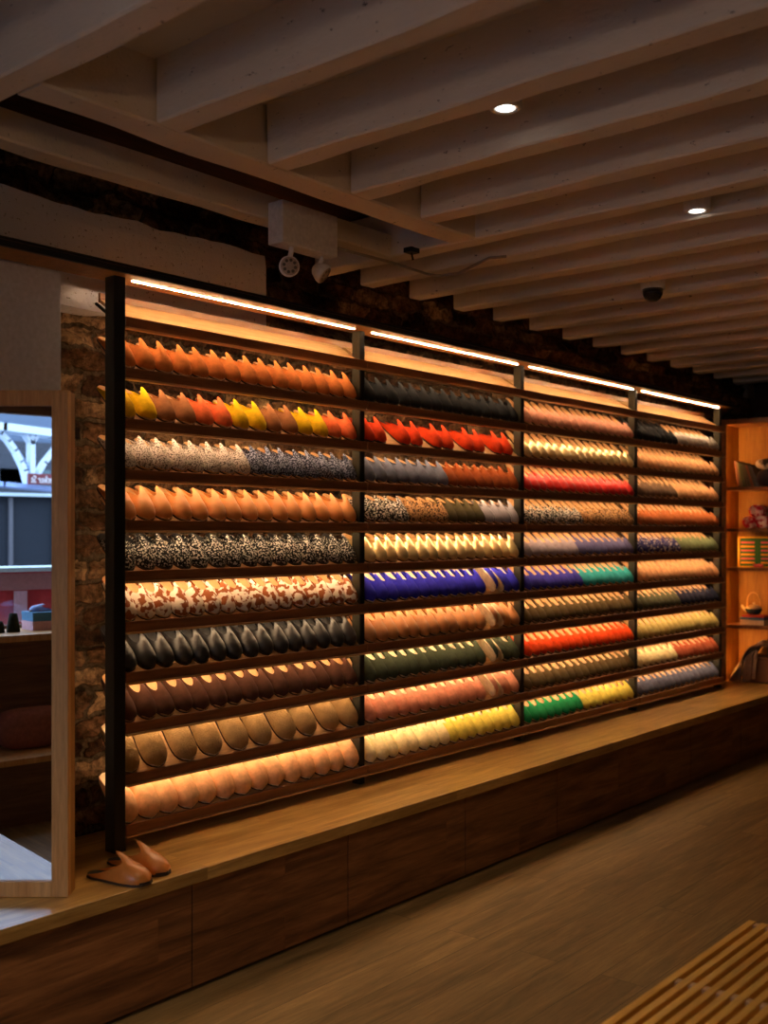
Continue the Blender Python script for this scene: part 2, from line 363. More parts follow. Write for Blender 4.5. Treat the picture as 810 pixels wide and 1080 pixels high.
# head channel: black angle outside, wooden soffit below
obj('head_channel', MB().box(XS, LX[4]+.01, 2.855, 2.867, ZS-.002, ZS+.016).box(XS, LX[4]+.01, 2.867, 3.01, ZS+.022, ZS+.03), M_BLACK, rack)
obj('soffit', MB().box(XS, LX[4]+.01, 2.867, 3.005, ZS, ZS+.02), W_CASE, rack)
obj('post', MB().box(2.112, 2.156, 2.915, 2.965, ZB, ZS+.0), M_BLACK, rack, bevel=.002)
for x in LX[1:]:
    p = obj('post', MB().box(x-.030, x-.004, 2.952, 2.992, ZB, ZS), M_POST, rack, bevel=.001)
    obj('front_strip', MB().box(x-.028, x-.002, 2.948, 2.951, ZB, ZS), M_BLACK, p)
for k in range(0, 11):
    zl = lipz(k)
    for bay in range(4):
        x0, x1 = LX[bay], LX[bay+1]
        xa, xb = x0 + (.0 if bay == 0 else .002), x1 - .034
        S0 = Vector((0, LIP_Y, zl-.007)); t0 = tilt(bay, k); s = Vector((0, math.cos(t0), math.sin(t0))); n = Vector((0, -s.z, s.y))
        q = [S0, S0 + s*.148, S0 + s*.148 - n*.011, S0 - n*.011]
        mb = MB().add([(x, p.y, p.z) for x in (xa, xb) for p in q], [(0,1,2,3), (7,6,5,4), (0,4,5,1), (1,5,6,2), (2,6,7,3), (3,7,4,0)])
        sh = obj('shelf', mb, W_SHELF, rack)
        obj('lip', MB().box(x0+.002, x1-.004, LIP_Y-.014, LIP_Y, zl-.034, zl), W_LIP, sh, bevel=.002)
        obj('lip_ledge', MB().box(x0+.002, x1-.004, LIP_Y-.022, LIP_Y, zl-.041, zl-.0342), W_SHELF, sh, bevel=.001)
        bk = q[1]
        if k == 0:
            obj('back_rail', MB().box(x0, x1, bk.y, bk.y+.012, bk.z-.01, bk.z+.022), W_LIP, sh)
        if k < 10:
            p = S0 - n*.0125 + s*.012
            # light strip under the shelf, aimed down
            obj('led_strip', MB().add([(x, y, z) for x in (xa+.01, xb-.01) for y, z in ((p.y, p.z), (p.y+.012*CA, p.z+.012*SA), (p.y+.012*CA, p.z-.002+.012*SA), (p.y, p.z-.002))],
                [(0,1,2,3), (7,6,5,4), (0,4,5,1), (1,5,6,2), (2,6,7,3), (3,7,4,0)]), LED, sh)
    # steel arm at the end of each level
    a = Vector((2.162, LIP_Y, zl-.03)); b_ = a + Vector((0, math.cos(tilt(0, k)), math.sin(tilt(0, k))))*(.165 if k == 0 else .10)
    obj('bracket', MB().tube([a, b_], .006, 6), M_BLACK, rack)
for bay in range(4):
    y0 = 2.932
    obj('led_rail', MB().box(LX[bay]+.03, LX[bay+1]-.075, y0+.0045, y0+.007, ZS-.0025, ZS-.0005), LED_TOP, rack)

# ------------------------------------------------------------------ slippers
def interp(tab, y):
    if y <= tab[0][0]: return tab[0][1]
    for (a, va), (b, vb) in zip(tab, tab[1:]):
        if y <= b: t = (y-a)/(b-a); t = t*t*(3-2*t)*.4 + t*.6; return va+(vb-va)*t
    return tab[-1][1]
WT = [(0, .004), (.004, .014), (.015, .023), (.04, .0275), (.09, .0295), (.13, .0345), (.17, .0385), (.20, .0385), (.222, .036), (.237, .029), (.247, .019), (.252, .002)]
HT = [(0, .024), (.08, .030), (.11, .038), (.15, .041), (.19, .040), (.215, .035), (.235, .026), (.247, .016), (.252, .006)]
YT = [(0, .100), (.09, .105), (.18, .120), (.30, .138), (.42, .142), (.56, .128), (.70, .098), (.82, .052), (.92, .018), (1, .005)]
HT3 = [(0, .014), (.10, .016), (.14, .030), (.18, .034), (.21, .030), (.235, .023), (.247, .014), (.252, .005)]
YT3 = [(0, .118), (.10, .123), (.22, .138), (.36, .152), (.50, .152), (.64, .142), (.76, .125), (.86, .07), (.94, .02), (1, .005)]
HT4 = [(0, .028), (.08, .036), (.11, .052), (.15, .052), (.19, .045), (.215, .036), (.235, .025), (.247, .015), (.252, .006)]
YT4 = [(0, .108), (.09, .113), (.18, .130), (.30, .152), (.42, .152), (.56, .122), (.70, .07), (.82, .035), (.92, .014), (1, .005)]
HT2 = [(0, .026), (.08, .032), (.12, .048), (.16, .052), (.19, .046), (.215, .037), (.235, .027), (.247, .016), (.252, .006)]
YT2 = [(0, .116), (.08, .122), (.18, .146), (.32, .160), (.44, .150), (.58, .115), (.72, .065), (.84, .03), (.93, .012), (1, .005)]
YSC = .80
WF = [(0, .012), (.008, .026), (.04, .036), (.09, .038), (.13, .043), (.17, .047), (.205, .046), (.23, .038), (.246, .022), (.252, .002)]
HF = [(0, .035), (.09, .052), (.14, .053), (.18, .049), (.22, .039), (.24, .026), (.25, .012), (.252, .004)]
YF = [(0, .088), (.2, .088), (.45, .098), (.65, .10), (.8, .07), (.93, .02), (1, .008)]
WN = [(w, h*.96) for w, h in WF]
def centre(y, side): return side*(.0045*math.sin(min(1, y/.25)*PI) + .004*max(0, y-.15)/.1)
def shoe_upper(kind='mule', side=1, off=0.0, nc=20, nr=10):
    W_, H_, Y_ = {'mule': (WT, HT, YT), 'fin': (WT, HT2, YT2), 'flat': (WT, HT3, YT3), 'peak': (WT, HT4, YT4), 'round': (WF, HF, YF)}[kind]
    P = []
    for j in range(nc+1):
        a = -1 + 2*j/nc; y0 = interp(Y_, abs(a)); row = []
        for i in range(nr+1):
            t = i/nr; y = y0 + (.2515-y0)*(t**.85)
            w = interp(W_, y) - off; h = interp(H_, y) - off*1.2
            if kind == 'fin' and y < .17: h += .024*min(1, max(0, (.17-y)/.04))*max(0, 1-abs(a)/.36)**.6   # the tongue stands up
            if kind == 'peak' and y < .17: h += .010*min(1, max(0, (.17-y)/.045))*max(0, 1-abs(a)/.46)**.6
            if kind in ('mule', 'flat') and y < .17: h += .008*min(1, max(0, (.17-y)/.035))*max(0, 1-abs(a)/.4)**.8
            ca, sa = math.cos(a*PI/2), math.sin(a*PI/2)
            e1, e2 = (.82, .85) if kind == 'round' else (.92, 1.02)
            x = w*math.copysign(abs(sa)**e1, sa); z = .006 + max(0, h)*(max(0, ca)**e2)
            row.append((x + centre(y, side), y*YSC, z))
        P.append(row)
    return P
def build_upper(mb, kind, side, M=None, mi=0, nc=20, nr=10, thick=.0022):
    A_ = shoe_upper(kind, side, 0, nc, nr); B_ = shoe_upper(kind, side, thick, nc, nr)
    f = (lambda p: M @ Vector(p)) if M else (lambda p: p)
    mb.grid([[f(p) for p in r] for r in A_], mi)
    if thick:
        mb.grid([[f(p) for p in r[:3]][::-1] for r in B_], mi)
        mb.grid([[f(a[0]), f(b[0])] for a, b in zip(A_, B_)], mi)
def build_sole(mb, kind, side, z0, z1, shrink, M=None, mi=0, lift=0):
    W_ = WF if kind == 'round' else WT
    ys = [0, .003, .010, .022, .045, .08, .12, .155, .185, .21, .23, .243, .25, .2525]
    Lf = []; Rt = []
    for y in ys:
        w = max(.0015, interp(W_, y) - shrink); Lf.append((centre(y, side)-w, y*YSC)); Rt.append((centre(y, side)+w, y*YSC))
    ring = Lf + Rt[::-1]; n = len(ring); f = (lambda p: M @ Vector(p)) if M else (lambda p: p)
    vs = [f((x, y, z0)) for x, y in ring] + [f((x, y, z1)) for x, y in ring]
    mb.add(vs, [tuple(range(n-1, -1, -1)), tuple(range(n, 2*n))] + [(i, (i+1) % n, n+(i+1) % n, n+i) for i in range(n)], mi)

c = srgb
CRM = c(240, 214, 170)
MAT = dict(
 cognac=(suede('cognac_suede', c(205, 122, 62)), 'cognac suede'), yellow=(suede('yellow_suede', c(226, 182, 22)), 'bright yellow suede'),
 camel=(suede('camel_suede', c(158, 104, 66)), 'camel brown suede'), coral=(suede('coral_suede', c(226, 108, 62)), 'coral orange suede'),
 basket=(twotone('grey_weave', c(104, 92, 86), c(214, 202, 194), 'noise', 210, .46, .05), 'pale grey woven'), denim=(twotone('navy_tweed', c(34, 38, 58), c(138, 144, 170), 'noise', 170, .53, .05), 'navy blue tweed'),
 tan=(leather('light_tan_leather', c(214, 142, 78), .5), 'light tan leather'), knit=(twotone('black_white_knit', c(16, 16, 18), c(196, 190, 182), 'noise', 150, .55, .04), 'black and white knitted'),
 cow=(twotone('brown_white_cowhide', c(152, 86, 44), c(240, 228, 212), 'noise', 42, .49, .025), 'brown and white cowhide'), black=(leather('black_leather', c(40, 40, 42), .38), 'black leather'),
 brown=(suede('dark_brown_suede', c(82, 52, 40)), 'dark brown suede'), fur=(fuzzy('olive_shearling', c(182, 148, 98)), 'fuzzy olive tan shearling'), natural=(suede('natural_pink_suede', c(228, 176, 128)), 'pale natural'),
 blacks=(suede('black_suede', c(38, 40, 44)), 'black suede'), red=(suede('red_orange_suede', c(214, 66, 28)), 'red orange suede'), slate=(suede('slate_suede', c(104, 108, 128)), 'slate grey suede'),
 rust=(suede('rust_suede', c(150, 74, 34)), 'rust brown suede'), speck=(twotone('speckled_hair', c(28, 26, 26), c(216, 208, 198), 'noise', 130, .53, .04), 'black and white speckled'), leo=(twotone('leopard_hair', c(44, 30, 22), c(192, 146, 96), 'ring', 95, .56, .04), 'leopard print'),
 olive=(suede('olive_suede', c(84, 76, 52)), 'dark olive suede'), stripe=(twotone('grey_stripe', c(120, 116, 126), c(196, 192, 204), 'stripe', 60, .5, .1), 'pale grey striped'), gold=(leather('pale_gold_leather', c(238, 214, 158), .28, .55), 'metallic pale gold'),
 royal=(suede('royal_blue_suede', c(52, 50, 190)), 'royal blue suede'), caramel=(leather('caramel_leather', c(190, 128, 74), .5), 'caramel leather'), forest=(suede('forest_suede', c(66, 74, 56)), 'dark green suede'),
 rose=(suede('dusty_pink_suede', c(208, 140, 112)), 'dusty pink suede'), cream=(suede('cream_suede', c(240, 222, 168)), 'cream suede'), lemon=(suede('pale_yellow_suede', c(218, 204, 92)), 'pale lemon suede'),
 blush=(suede('blush_leather', c(220, 160, 138)), ''), scarlet=(leather('scarlet_leather', c(226, 50, 46), .45), ''), lav=(suede('lavender_grey', c(168, 156, 168)), ''), peri=(suede('periwinkle', c(104, 102, 148)), ''),
 violet=(suede('violet_blue', c(68, 62, 170)), ''), turq=(suede('turquoise', c(60, 172, 176)), ''), khaki=(suede('dark_khaki', c(92, 76, 48)), ''), flame=(suede('flame_orange', c(236, 80, 30)), ''),
 green=(suede('green', c(32, 138, 82)), ''), silver=(leather('silver', c(176, 166, 160), .35, .3), ''), peach=(suede('peach', c(222, 168, 120)), ''), taupe=(suede('taupe', c(120, 94, 74)), ''),
 terra=(suede('terracotta', c(190, 108, 60)), ''), indigo=(twotone('indigo_white', c(52, 48, 104), c(190, 180, 190), 'noise', 60, .58, .04), ''), sage=(suede('sage', c(120, 130, 92)), ''), navy=(suede('navy', c(46, 46, 66)), ''),
 moss=(suede('moss', c(96, 96, 72)), ''), straw=(suede('straw', c(196, 178, 108)), ''), brick=(suede('brick_red', c(172, 88, 60)), ''), blue=(suede('blue_grey', c(98, 100, 122)), ''),
)
INS = leather('tan_insole', c(206, 156, 104), .5); INB = leather('black_insole', c(24, 24, 26), .45); INC = suede('cream_lining', c(238, 216, 178))
SOLE = plain('dark_sole', (.05, .025, .012, 1), .6)
_mesh = {}
def shoe_mesh(key, part, side, kind):
    k = (key, part, side, kind)
    if k in _mesh: return _mesh[k]
    mb = MB()
    if part == 'upper': build_upper(mb, kind, side); me = mb.mesh('slipper_upper', MAT[key][0] if key in MAT else None, True)
    elif part == 'insole': build_sole(mb, kind, side, .0052, .0095, .0022); me = mb.mesh('slipper_insole', {'b': INB, 'c': INC, 't': INS}[key])
    else: build_sole(mb, kind, side, 0, .005, -.0006); me = mb.mesh('slipper_sole', INC if key == 'c' else SOLE)
    _mesh[k] = me; return me
def slip_matrix(x, k, yaw, back=0.0, roll=0.0, lift=0.0, bay=3):
    ca, sa = math.cos(tilt(bay, k)), math.sin(tilt(bay, k))
    BOARD = Matrix(((-1, 0, 0, 0), (0, -ca, -sa, 0), (0, -sa, ca, 0), (0, 0, 0, 1)))
    s = Vector((0, ca, sa)); n = Vector((0, -sa, ca))
    org = Vector((x, LIP_Y, lipz(k)-.007)) + s*(.2018+.004+back) + n*(.0012+lift)
    # turn about the toe so it keeps touching the lip
    M = Matrix.Translation(org) @ BOARD
    piv = Matrix.Translation((0, .16, 0))
    return M @ piv @ Matrix.Rotation(yaw, 4, 'Z') @ Matrix.Rotation(roll, 4, 'Y') @ piv.inverted()
def slipper(x, k, key, side, label, group, yaw=0, kind='mule', ins='t', back=0, roll=0, lift=0, solek='s', bay=0):
    o = D.objects.new('slipper', None); C.objects.link(o); o.empty_display_size = .03
    o.matrix_basis = slip_matrix(x, k, yaw, back, roll, lift, bay)
    tag(o, label, 'slipper', group)
    link('upper', shoe_mesh(key, 'upper', side, kind), o); link('insole', shoe_mesh(ins, 'insole', side, kind), o); link('sole', shoe_mesh(solek, 'sole', side, kind), o)
    return o
BAY1 = [ # (count, material)
 [(15, 'cognac')], [(2, 'yellow'), (2, 'camel'), (2, 'coral'), (2, 'yellow'), (2, 'camel'), (2, 'yellow'), (2, 'coral')],
 [(8, 'basket'), (8, 'denim')], [(15, 'tan')], [(15, 'knit')], [(16, 'cow')], [(15, 'black')], [(15, 'brown')], [(10, 'fur')], [(14, 'natural')]]
BAY2 = [
 [(15, 'blacks')], [(2, 'red'), (8, 'red')], [(8, 'slate'), (8, 'rust')], [(4, 'speck'), (4, 'leo'), (4, 'olive'), (4, 'stripe')], [(16, 'gold')],
 [(12, 'royal'), (2, 'royal*'), (2, 'royal')], [(12, 'caramel'), (2, 'caramel*'), (2, 'caramel')], [(12, 'forest'), (2, 'forest*'), (2, 'forest')], [(12, 'rose'), (2, 'rose*'), (2, 'rose')], [(8, 'cream'), (8, 'lemon')]]
BAY3 = [[(15, 'blush')], [(15, 'gold')], [(16, 'scarlet')], [(8, 'speck'), (8, 'leo')], [(7, 'lav'), (8, 'peri')], [(8, 'violet'), (8, 'turq')], [(16, 'khaki')], [(16, 'flame')], [(16, 'khaki')], [(8, 'green'), (8, 'lemon')]]
BAY4 = [[(7, 'blacks'), (8, 'silver')], [(16, 'peach')], [(7, 'taupe'), (8, 'peach')], [(16, 'terra')], [(8, 'indigo'), (8, 'sage')], [(16, 'peach')], [(8, 'moss'), (8, 'navy')], [(16, 'straw')], [(7, 'cream'), (8, 'brick')], [(16, 'blue')]]
BN = ['leftmost bay', 'second bay']
total = 0
for bay, rows in enumerate((BAY1, BAY2)):
    for k, spec in enumerate(rows):
        seq = [m_ for cnt, m_ in spec for _ in range(cnt)]
        n = len(seq); x0, x1 = LX[bay]+.048, LX[bay+1]-.034-.042
        if bay == 0: x0 = LX[0]+.030
        pitch = (x1-x0)/(n-1); prev = x0
        for i, key in enumerate(seq):
            side = 1 if i % 2 == 0 else -1
            x = x0 + pitch*i + (.0025*side if pitch < .09 else .008*side) + R(-.0012, .0012)
            if bay == 1 and k == 1:
                x = [0.03, .097, .27, .345, .50, .575, .745, .82, .985, 1.06][i] + LX[1] + .015
            turned = key.endswith('*'); key = key.rstrip('*')
            yaw = side*math.radians(1.2) + math.radians(R(-1.2, 1.2)); roll = 0; lift = 0; ins = 't'; kind = 'peak' if k < 5 else 'mule'; solek = 's'
            if key in ('black', 'knit', 'blacks', 'red'): ins = 'b'
            if key in ('royal', 'forest', 'rose', 'cream', 'lemon'): ins = 'c'
            if key in ('fur', 'natural'): kind = 'round'; ins = 'c'
            desc = MAT[key][1] + ' mule slipper'
            if turned: desc = MAT[key][1] + ' slipper turned to show its cream lining'; roll = math.radians(-60); lift = .026; ins = 'c'; yaw = 0; solek = 'c'
            lab = f"{desc}, {ORD[i]} from left on {ORD[k]} shelf down, {BN[bay]}"
            if len(lab.split()) > 16: lab = lab.replace(' mule slipper', ' mule').replace(' turned to show its cream lining', ' showing cream lining')
            slipper(x, k+1, key, side, lab, f"slippers on the {ORD[k]} shelf down of the {BN[bay]}", yaw, kind, ins, R(0, .004), roll, lift, solek, bay)
            total += 1
print('slippers', total)
# the far two bays, beyond the first three hundred
mb = MB(); keys = []; 
def slot(m_):
    if m_ not in keys: keys.append(m_)
    return keys.index(m_)
for bay, rows in ((2, BAY3), (3, BAY4)):
    for k, spec in enumerate(rows):
        seq = [m_ for cnt, m_ in spec for _ in range(cnt)]; n = len(seq)
        x0, x1 = LX[bay]+.045, LX[bay+1]-.034-.042; pitch = (x1-x0)/(n-1)
        for i, key in enumerate(seq):
            side = 1 if i % 2 == 0 else -1
            M = slip_matrix(x0+pitch*i+.0025*side, k+1, math.radians(R(-2.2, 2.2)), R(0, .004))
            build_upper(mb, 'flat', side, M, slot(MAT[key][0]), 16, 7)
            build_sole(mb, 'mule', side, .0052, .0095, .0022, M, slot(INB if key == 'blacks' else INS))
            build_sole(mb, 'mule', side, 0, .005, -.0006, M, slot(SOLE))
me = mb.mesh('slippers', keys, True)
tag(link('slippers', me), 'rows of slippers in many colours filling the two farthest bays of the rack', 'slippers', None, 'stuff')

# pair of tan mules on the bench
LTAN = leather('saddle_leather', c(196, 118, 48), .36)
MAT['saddle'] = (LTAN, '')
def bench_mule(heel, toe, side, label, roll=0):
    h = onZ(*heel, ZB); t = onZ(*toe, ZB); d = (t-h); d.z = 0; ang = math.atan2(d.y, d.x) - PI/2
    o = D.objects.new('slipper', None); C.objects.link(o)
    o.matrix_basis = Matrix.Translation((h.x, h.y, ZB+.0012)) @ Matrix.Rotation(ang, 4, 'Z') @ Matrix.Diagonal((1.12, d.length/.2015, 1.12, 1))
    tag(o, label, 'slipper', 'pair of tan leather slippers on the bench')
    link('upper', shoe_mesh('saddle', 'upper', side, 'fin'), o); link('insole', shoe_mesh('b', 'insole', side, 'mule'), o); link('sole', shoe_mesh('s', 'sole', side, 'mule'), o)
bench_mule((94, 923), (159, 933), 1, 'tan leather mule on the bench top, the nearer and left of the pair')
bench_mule((116, 909), (175, 924), -1, 'tan leather mule on the bench top, the farther and right of the pair')

# ------------------------------------------------------------------ standing mirror
def cam_frame(u, z, d): return EYE + FW*d + RT*u + UP*z
def fbox(mb, u0, u1, z0, z1, d0, d1, mi=0):
    vs = [cam_frame(u, z-E, d) for z in (z0, z1) for d in (d0, d1) for u in (u0, u1)]
    return mb.add(vs, [(0,2,3,1), (4,5,7,6), (0,1,5,4), (2,6,7,3), (0,4,6,2), (1,3,7,5)], mi)
UR, UL, ZT = -.896, -1.31, E+.405
mo = cam_frame((UR+UL)/2, ZB-E, MD)
mir = thing('standing_mirror', 'tall mirror in light oak frame standing on the bench at left', 'mirror', mo)
mm, nt, b = newmat('mirror_silver'); b.inputs['Metallic'].default_value = 1; b.inputs['Roughness'].default_value = 0; b.inputs['Base Color'].default_value = (.80, .82, .84, 1)
fr = MB(); d0 = MD-.012
fbox(fr, UR-.047, UR, ZB+.001, ZT, d0, MD+.018); fbox(fr, UL, UL+.047, ZB+.001, ZT, d0, MD+.018)
fbox(fr, UL+.047, UR-.047, ZB+.001, ZB+.044, d0, MD+.018); fbox(fr, UL+.047, UR-.047, ZT-.044, ZT, d0, MD+.018)
obj('frame', fr, W_FRAME, mir, bevel=.0015)
obj('glass', fbox(MB(), UL+.046, UR-.046, ZB+.044, ZT-.044, MD, MD+.004), mm, mir)
obj('backing', fbox(MB(), UL+.002, UR-.001, ZB+.001, ZT-.002, MD+.0185, MD+.06), W_CASE, mir)

# ------------------------------------------------------------------ what the mirror shows: window seat, sill and street
ws = thing('window_seat', 'dark wooden window seat below the shop window', 'window seat', (-.6, 1.2, 0))
ZSEAT = E - 1.085
obj('seat_base', MB().box(-.72, -.40, WY0, WY1-.2, 0.0, ZSEAT-.03), W_DARK, ws, bevel=.002)
obj('seat_board', MB().box(-.74, -.38, WY0, WY1-.2, ZSEAT-.03, ZSEAT), W_FRAME, ws, bevel=.002)
obj('back_board', MB().box(-.79, -.76, WY0, WY1-.1, 0, E-.56), W_DARK, ws)
obj('sill', MB().box(-1.14, -.74, WY0, WY1-.1, E-.56, E-.525), W_FRAME, ws, bevel=.002)
def cushion(x0, x1, y0, y1, z0, z1, mat, name, label, cat):
    P = []; n = 14
    for i in range(n+1):
        row = []; t = -PI/2 + PI*i/n
        for j in range(28):
            q = 2*PI*j/28
            e = .45; sx = math.copysign(abs(math.cos(q))**e, math.cos(q)); sy = math.copysign(abs(math.sin(q))**e, math.sin(q)); r = abs(math.cos(t))**.5
            row.append(((x0+x1)/2 + (x1-x0)/2*sx*r, (y0+y1)/2 + (y1-y0)/2*sy*r, (z0+z1)/2 + (z1-z0)/2*math.copysign(abs(math.sin(t))**.8, math.sin(t))))
        P.append(row)
    return tag(obj(name, MB().grid(P, closed=True), mat, None, True), label, cat)
ca = mirX(2, 780, -.62); cb = mirX(54, 780, -.62)
cushion(-.72, -.54, min(ca.y, cb.y)-.12, max(ca.y, cb.y)+.03, ZSEAT+.001, ZSEAT+.2, suede('rose_brown_cushion', c(150, 92, 72)), 'cushion', 'brown cushion on the dark window seat', 'cushion')
def sill_x(px, x=-.95): return mirX(px, 660, x).y
p = mirX(14, 662, -.93); zs = E-.525
tag(obj('flower_pot', MB().lathe([(.034, 0), (.036, .004), (.026, .07), (.02, .098), (.0, .10)], (p.x, p.y, zs+.0008), 20), suede('dark_green_clay', c(46, 46, 34)), None, True), 'small dark conical pot on the window sill', 'pot')
p = mirX(-1, 662, -.93)
tag(obj('flower_pot', MB().lathe([(.03, 0), (.03, .004), (.022, .05), (.016, .06), (.0, .062)], (p.x, p.y, zs+.0008), 20), suede('dark_green_clay', c(46, 46, 34)), None, True), 'smaller dark pot at the mirror edge on the sill', 'pot')
ya, yb = sill_x(33, -.95), sill_x(58, -.95); y0_, y1_ = min(ya, yb), max(ya, yb)
tag(obj('shoe_box', MB().box(-1.08, -.93, y0_, y1_+.0, zs+.0008, zs+.047).box(-1.083, -.927, y0_-.002, y1_+.002, zs+.035, zs+.049), plain('pink_card', srgb(214, 170, 180), .7)), 'pale pink shoe box on the window sill, below the blue box', 'shoe box')
tag(obj('shoe_box', MB().box(-1.08, -.93, y0_, y1_, zs+.0498, zs+.094).box(-1.083, -.927, y0_-.002, y1_+.002, zs+.082, zs+.098), plain('blue_card', srgb(70, 130, 170), .7)), 'blue shoe box stacked on the pink one', 'shoe box')
o = D.objects.new('slipper', None); C.objects.link(o); MAT['sky'] = (leather('pale_blue_leather', c(150, 170, 220), .5), '')
o.matrix_basis = Matrix.Translation((-1.0, y0_-.02 if ya > yb else y1_+.02, zs+.0995)) @ Matrix.Rotation(0 if ya > yb else PI, 4, 'Z') @ Matrix.Scale(.72, 4)
tag(o, 'pale blue slipper displayed on the stacked shoe boxes', 'slipper')
for n_, k_ in (('upper', 'sky'), ('insole', 't'), ('sole', 's')): link(n_, shoe_mesh(k_, n_, 1, 'mule'), o)
# outside
out = MB().box(-14, XS-.12, -6, 9, -.1, 0)
struct('ground_outside', out, plain('pavement', (.22, .22, .23, 1), .9), label='grey pavement outside the shop window', cat='pavement')
def my(px, X): return mirX(px, 560, X).y
def mz(px, py, X): return mirX(px, py, X).z
xo = -1.75   # parapet of the street stall just beyond the glass
st = thing('street_counter', 'street counter with pink timber rail and red cloth outside', 'counter', (xo, 1.6, 0))
Y0, Y1 = my(70, xo), my(-12, xo); Y0, Y1 = min(Y0, Y1), max(Y0, Y1)
obj('top_ledge', MB().box(xo-.35, xo+.03, Y0-1, Y1+.4, mz(27, 603, xo), mz(27, 598.5, xo)), plain('ledge_grey', srgb(176, 196, 196), .5), st)
obj('timber_rail', MB().box(xo-.02, xo+.01, Y0-1, Y1+.4, mz(27, 622, xo), mz(27, 603.5, xo)), plain('pink_timber', srgb(178, 122, 118), .6), st)
obj('red_trim', MB().box(xo-.0, xo+.014, Y0-1, Y1+.4, mz(27, 604.5, xo), mz(27, 603, xo)), plain('red_trim', srgb(190, 50, 70), .6), st)
obj('red_cloth', MB().grid([[(xo-.01+.01*math.sin(i*.9), Y0-1+(Y1-Y0+1.4)*i/60, z) for i in range(61)] for z in (.3, mz(27, 622, xo))]), plain('red_cloth', srgb(196, 60, 62), .8), st)
ya, yb = sorted((my(14, xo), my(28, xo)))
obj('pink_sheet', MB().box(xo+.008, xo+.012, ya, yb, mz(27, 655, xo), mz(27, 623, xo)), plain('pink_sheet', srgb(226, 178, 186), .8), st)
# street arcade
xa_ = -6.2
ar = thing('arcade', 'white steel street arcade with curved braces across the road', 'arcade', (xa_, 6, 0))
WS = plain('white_steel', (.62, .72, .80, 1), .6)
ys_ = sorted((my(-60, xa_), my(110, xa_)))
def bar(mb, pts, w, dep=.12):
    for (a, b_) in zip(pts, pts[1:]):
        A_ = mirX(a[0], a[1], xa_); B_ = mirX(b_[0], b_[1], xa_); t = (B_-A_).normalized(); s_ = Vector((0, -t.z, t.y))*w/2; e_ = Vector((dep/2, 0, 0))
        A_ -= t*w*.25; B_ += t*w*.25
        vs = [A_-s_-e_, A_+s_-e_, A_+s_+e_, A_-s_+e_, B_-s_-e_, B_+s_-e_, B_+s_+e_, B_-s_+e_]
        mb.add(vs, [(0,1,2,3), (7,6,5,4), (0,4,5,1), (1,5,6,2), (2,6,7,3), (3,7,4,0)])
    return mb
obj('top_beam', bar(MB(), [(-40, 446), (0, 451), (55, 458), (110, 465)], .075, .3), WS, ar)
obj('column', bar(MB(), [(32.5, 460), (32.5, 506)], .05), WS, ar); obj('capital', bar(bar(MB(), [(26.5, 459), (32, 468)], .03), [(38, 460), (33, 468)], .03), WS, ar)
obj('brace', bar(MB(), [(-14, 450), (0, 457), (8, 465), (15, 475), (21, 487), (25, 496), (28, 509)], .04), WS, ar)
obj('brace', bar(MB(), [(80, 455), (60, 470), (54, 478), (46, 488), (40, 498), (38, 508)], .04), WS, ar)
obj('rear_brace', bar(MB(), [(8, 461), (17, 473), (26, 488), (31, 497)], .02, .05), plain('blue_steel', (.25, .35, .5, 1), .6), ar)
obj('gutter', bar(MB(), [(-40, 506), (0, 511), (54, 516), (110, 521)], .045, .25), plain('pale_blue_gutter', (.34, .46, .78, 1), .5), ar)
xg = -5.3
vs = []
kiosk = thing('kiosk', 'grey glazed street kiosk below the arcade', 'kiosk', (xg, 6, 0))
yk = sorted((my(-60, xg), my(110, xg)))
obj('glazing', MB().box(xg-.4, xg-.2, yk[0], yk[1], mz(27, 640, xg), mz(27, 519, xg)), plain('kiosk_grey', (.022, .026, .032, 1), .7, 0, .1), kiosk)
obj('head_rail', MB().box(xg-.25, xg-.1, yk[0], yk[1], mz(27, 523, xg), mz(27, 519.5, xg)), plain('kiosk_rail', (.45, .55, .58, 1), .5), kiosk)
for px in (-20, 19, 66):
    yy = my(px, xg); obj('mullion', MB().box(xg-.22, xg-.17, yy-.02, yy+.02, mz(27, 600, xg), mz(27, 524, xg)), plain('kiosk_mullion', (.09, .09, .1, 1), .5), kiosk)
xb_ = -9.5
bl = thing('building', 'dark building behind the arcade across the street', 'building', (xb_, 8, 0))
yk = sorted((my(-150, xb_), my(300, xb_)))
obj('wall', MB().box(xb_-.5, xb_, yk[0], yk[1], 0, mz(27, 466, xb_)), plain('dark_facade', (.035, .04, .05, 1), .8), bl)
obj('upper_wall', MB().box(xb_-.5, xb_-.1, yk[0], yk[1], mz(27, 466, xb_), mz(27, 430, xb_)), plain('blue_facade', (.09, .13, .19, 1), .8), bl)
for px in (2, 26):
    yy = my(px, xb_); obj('window', MB().box(xb_, xb_+.03, yy-.35, yy+.35, mz(27, 512, xb_), mz(27, 495, xb_)), plain('teal_glass', (.05, .09, .10, 1), .2), bl)
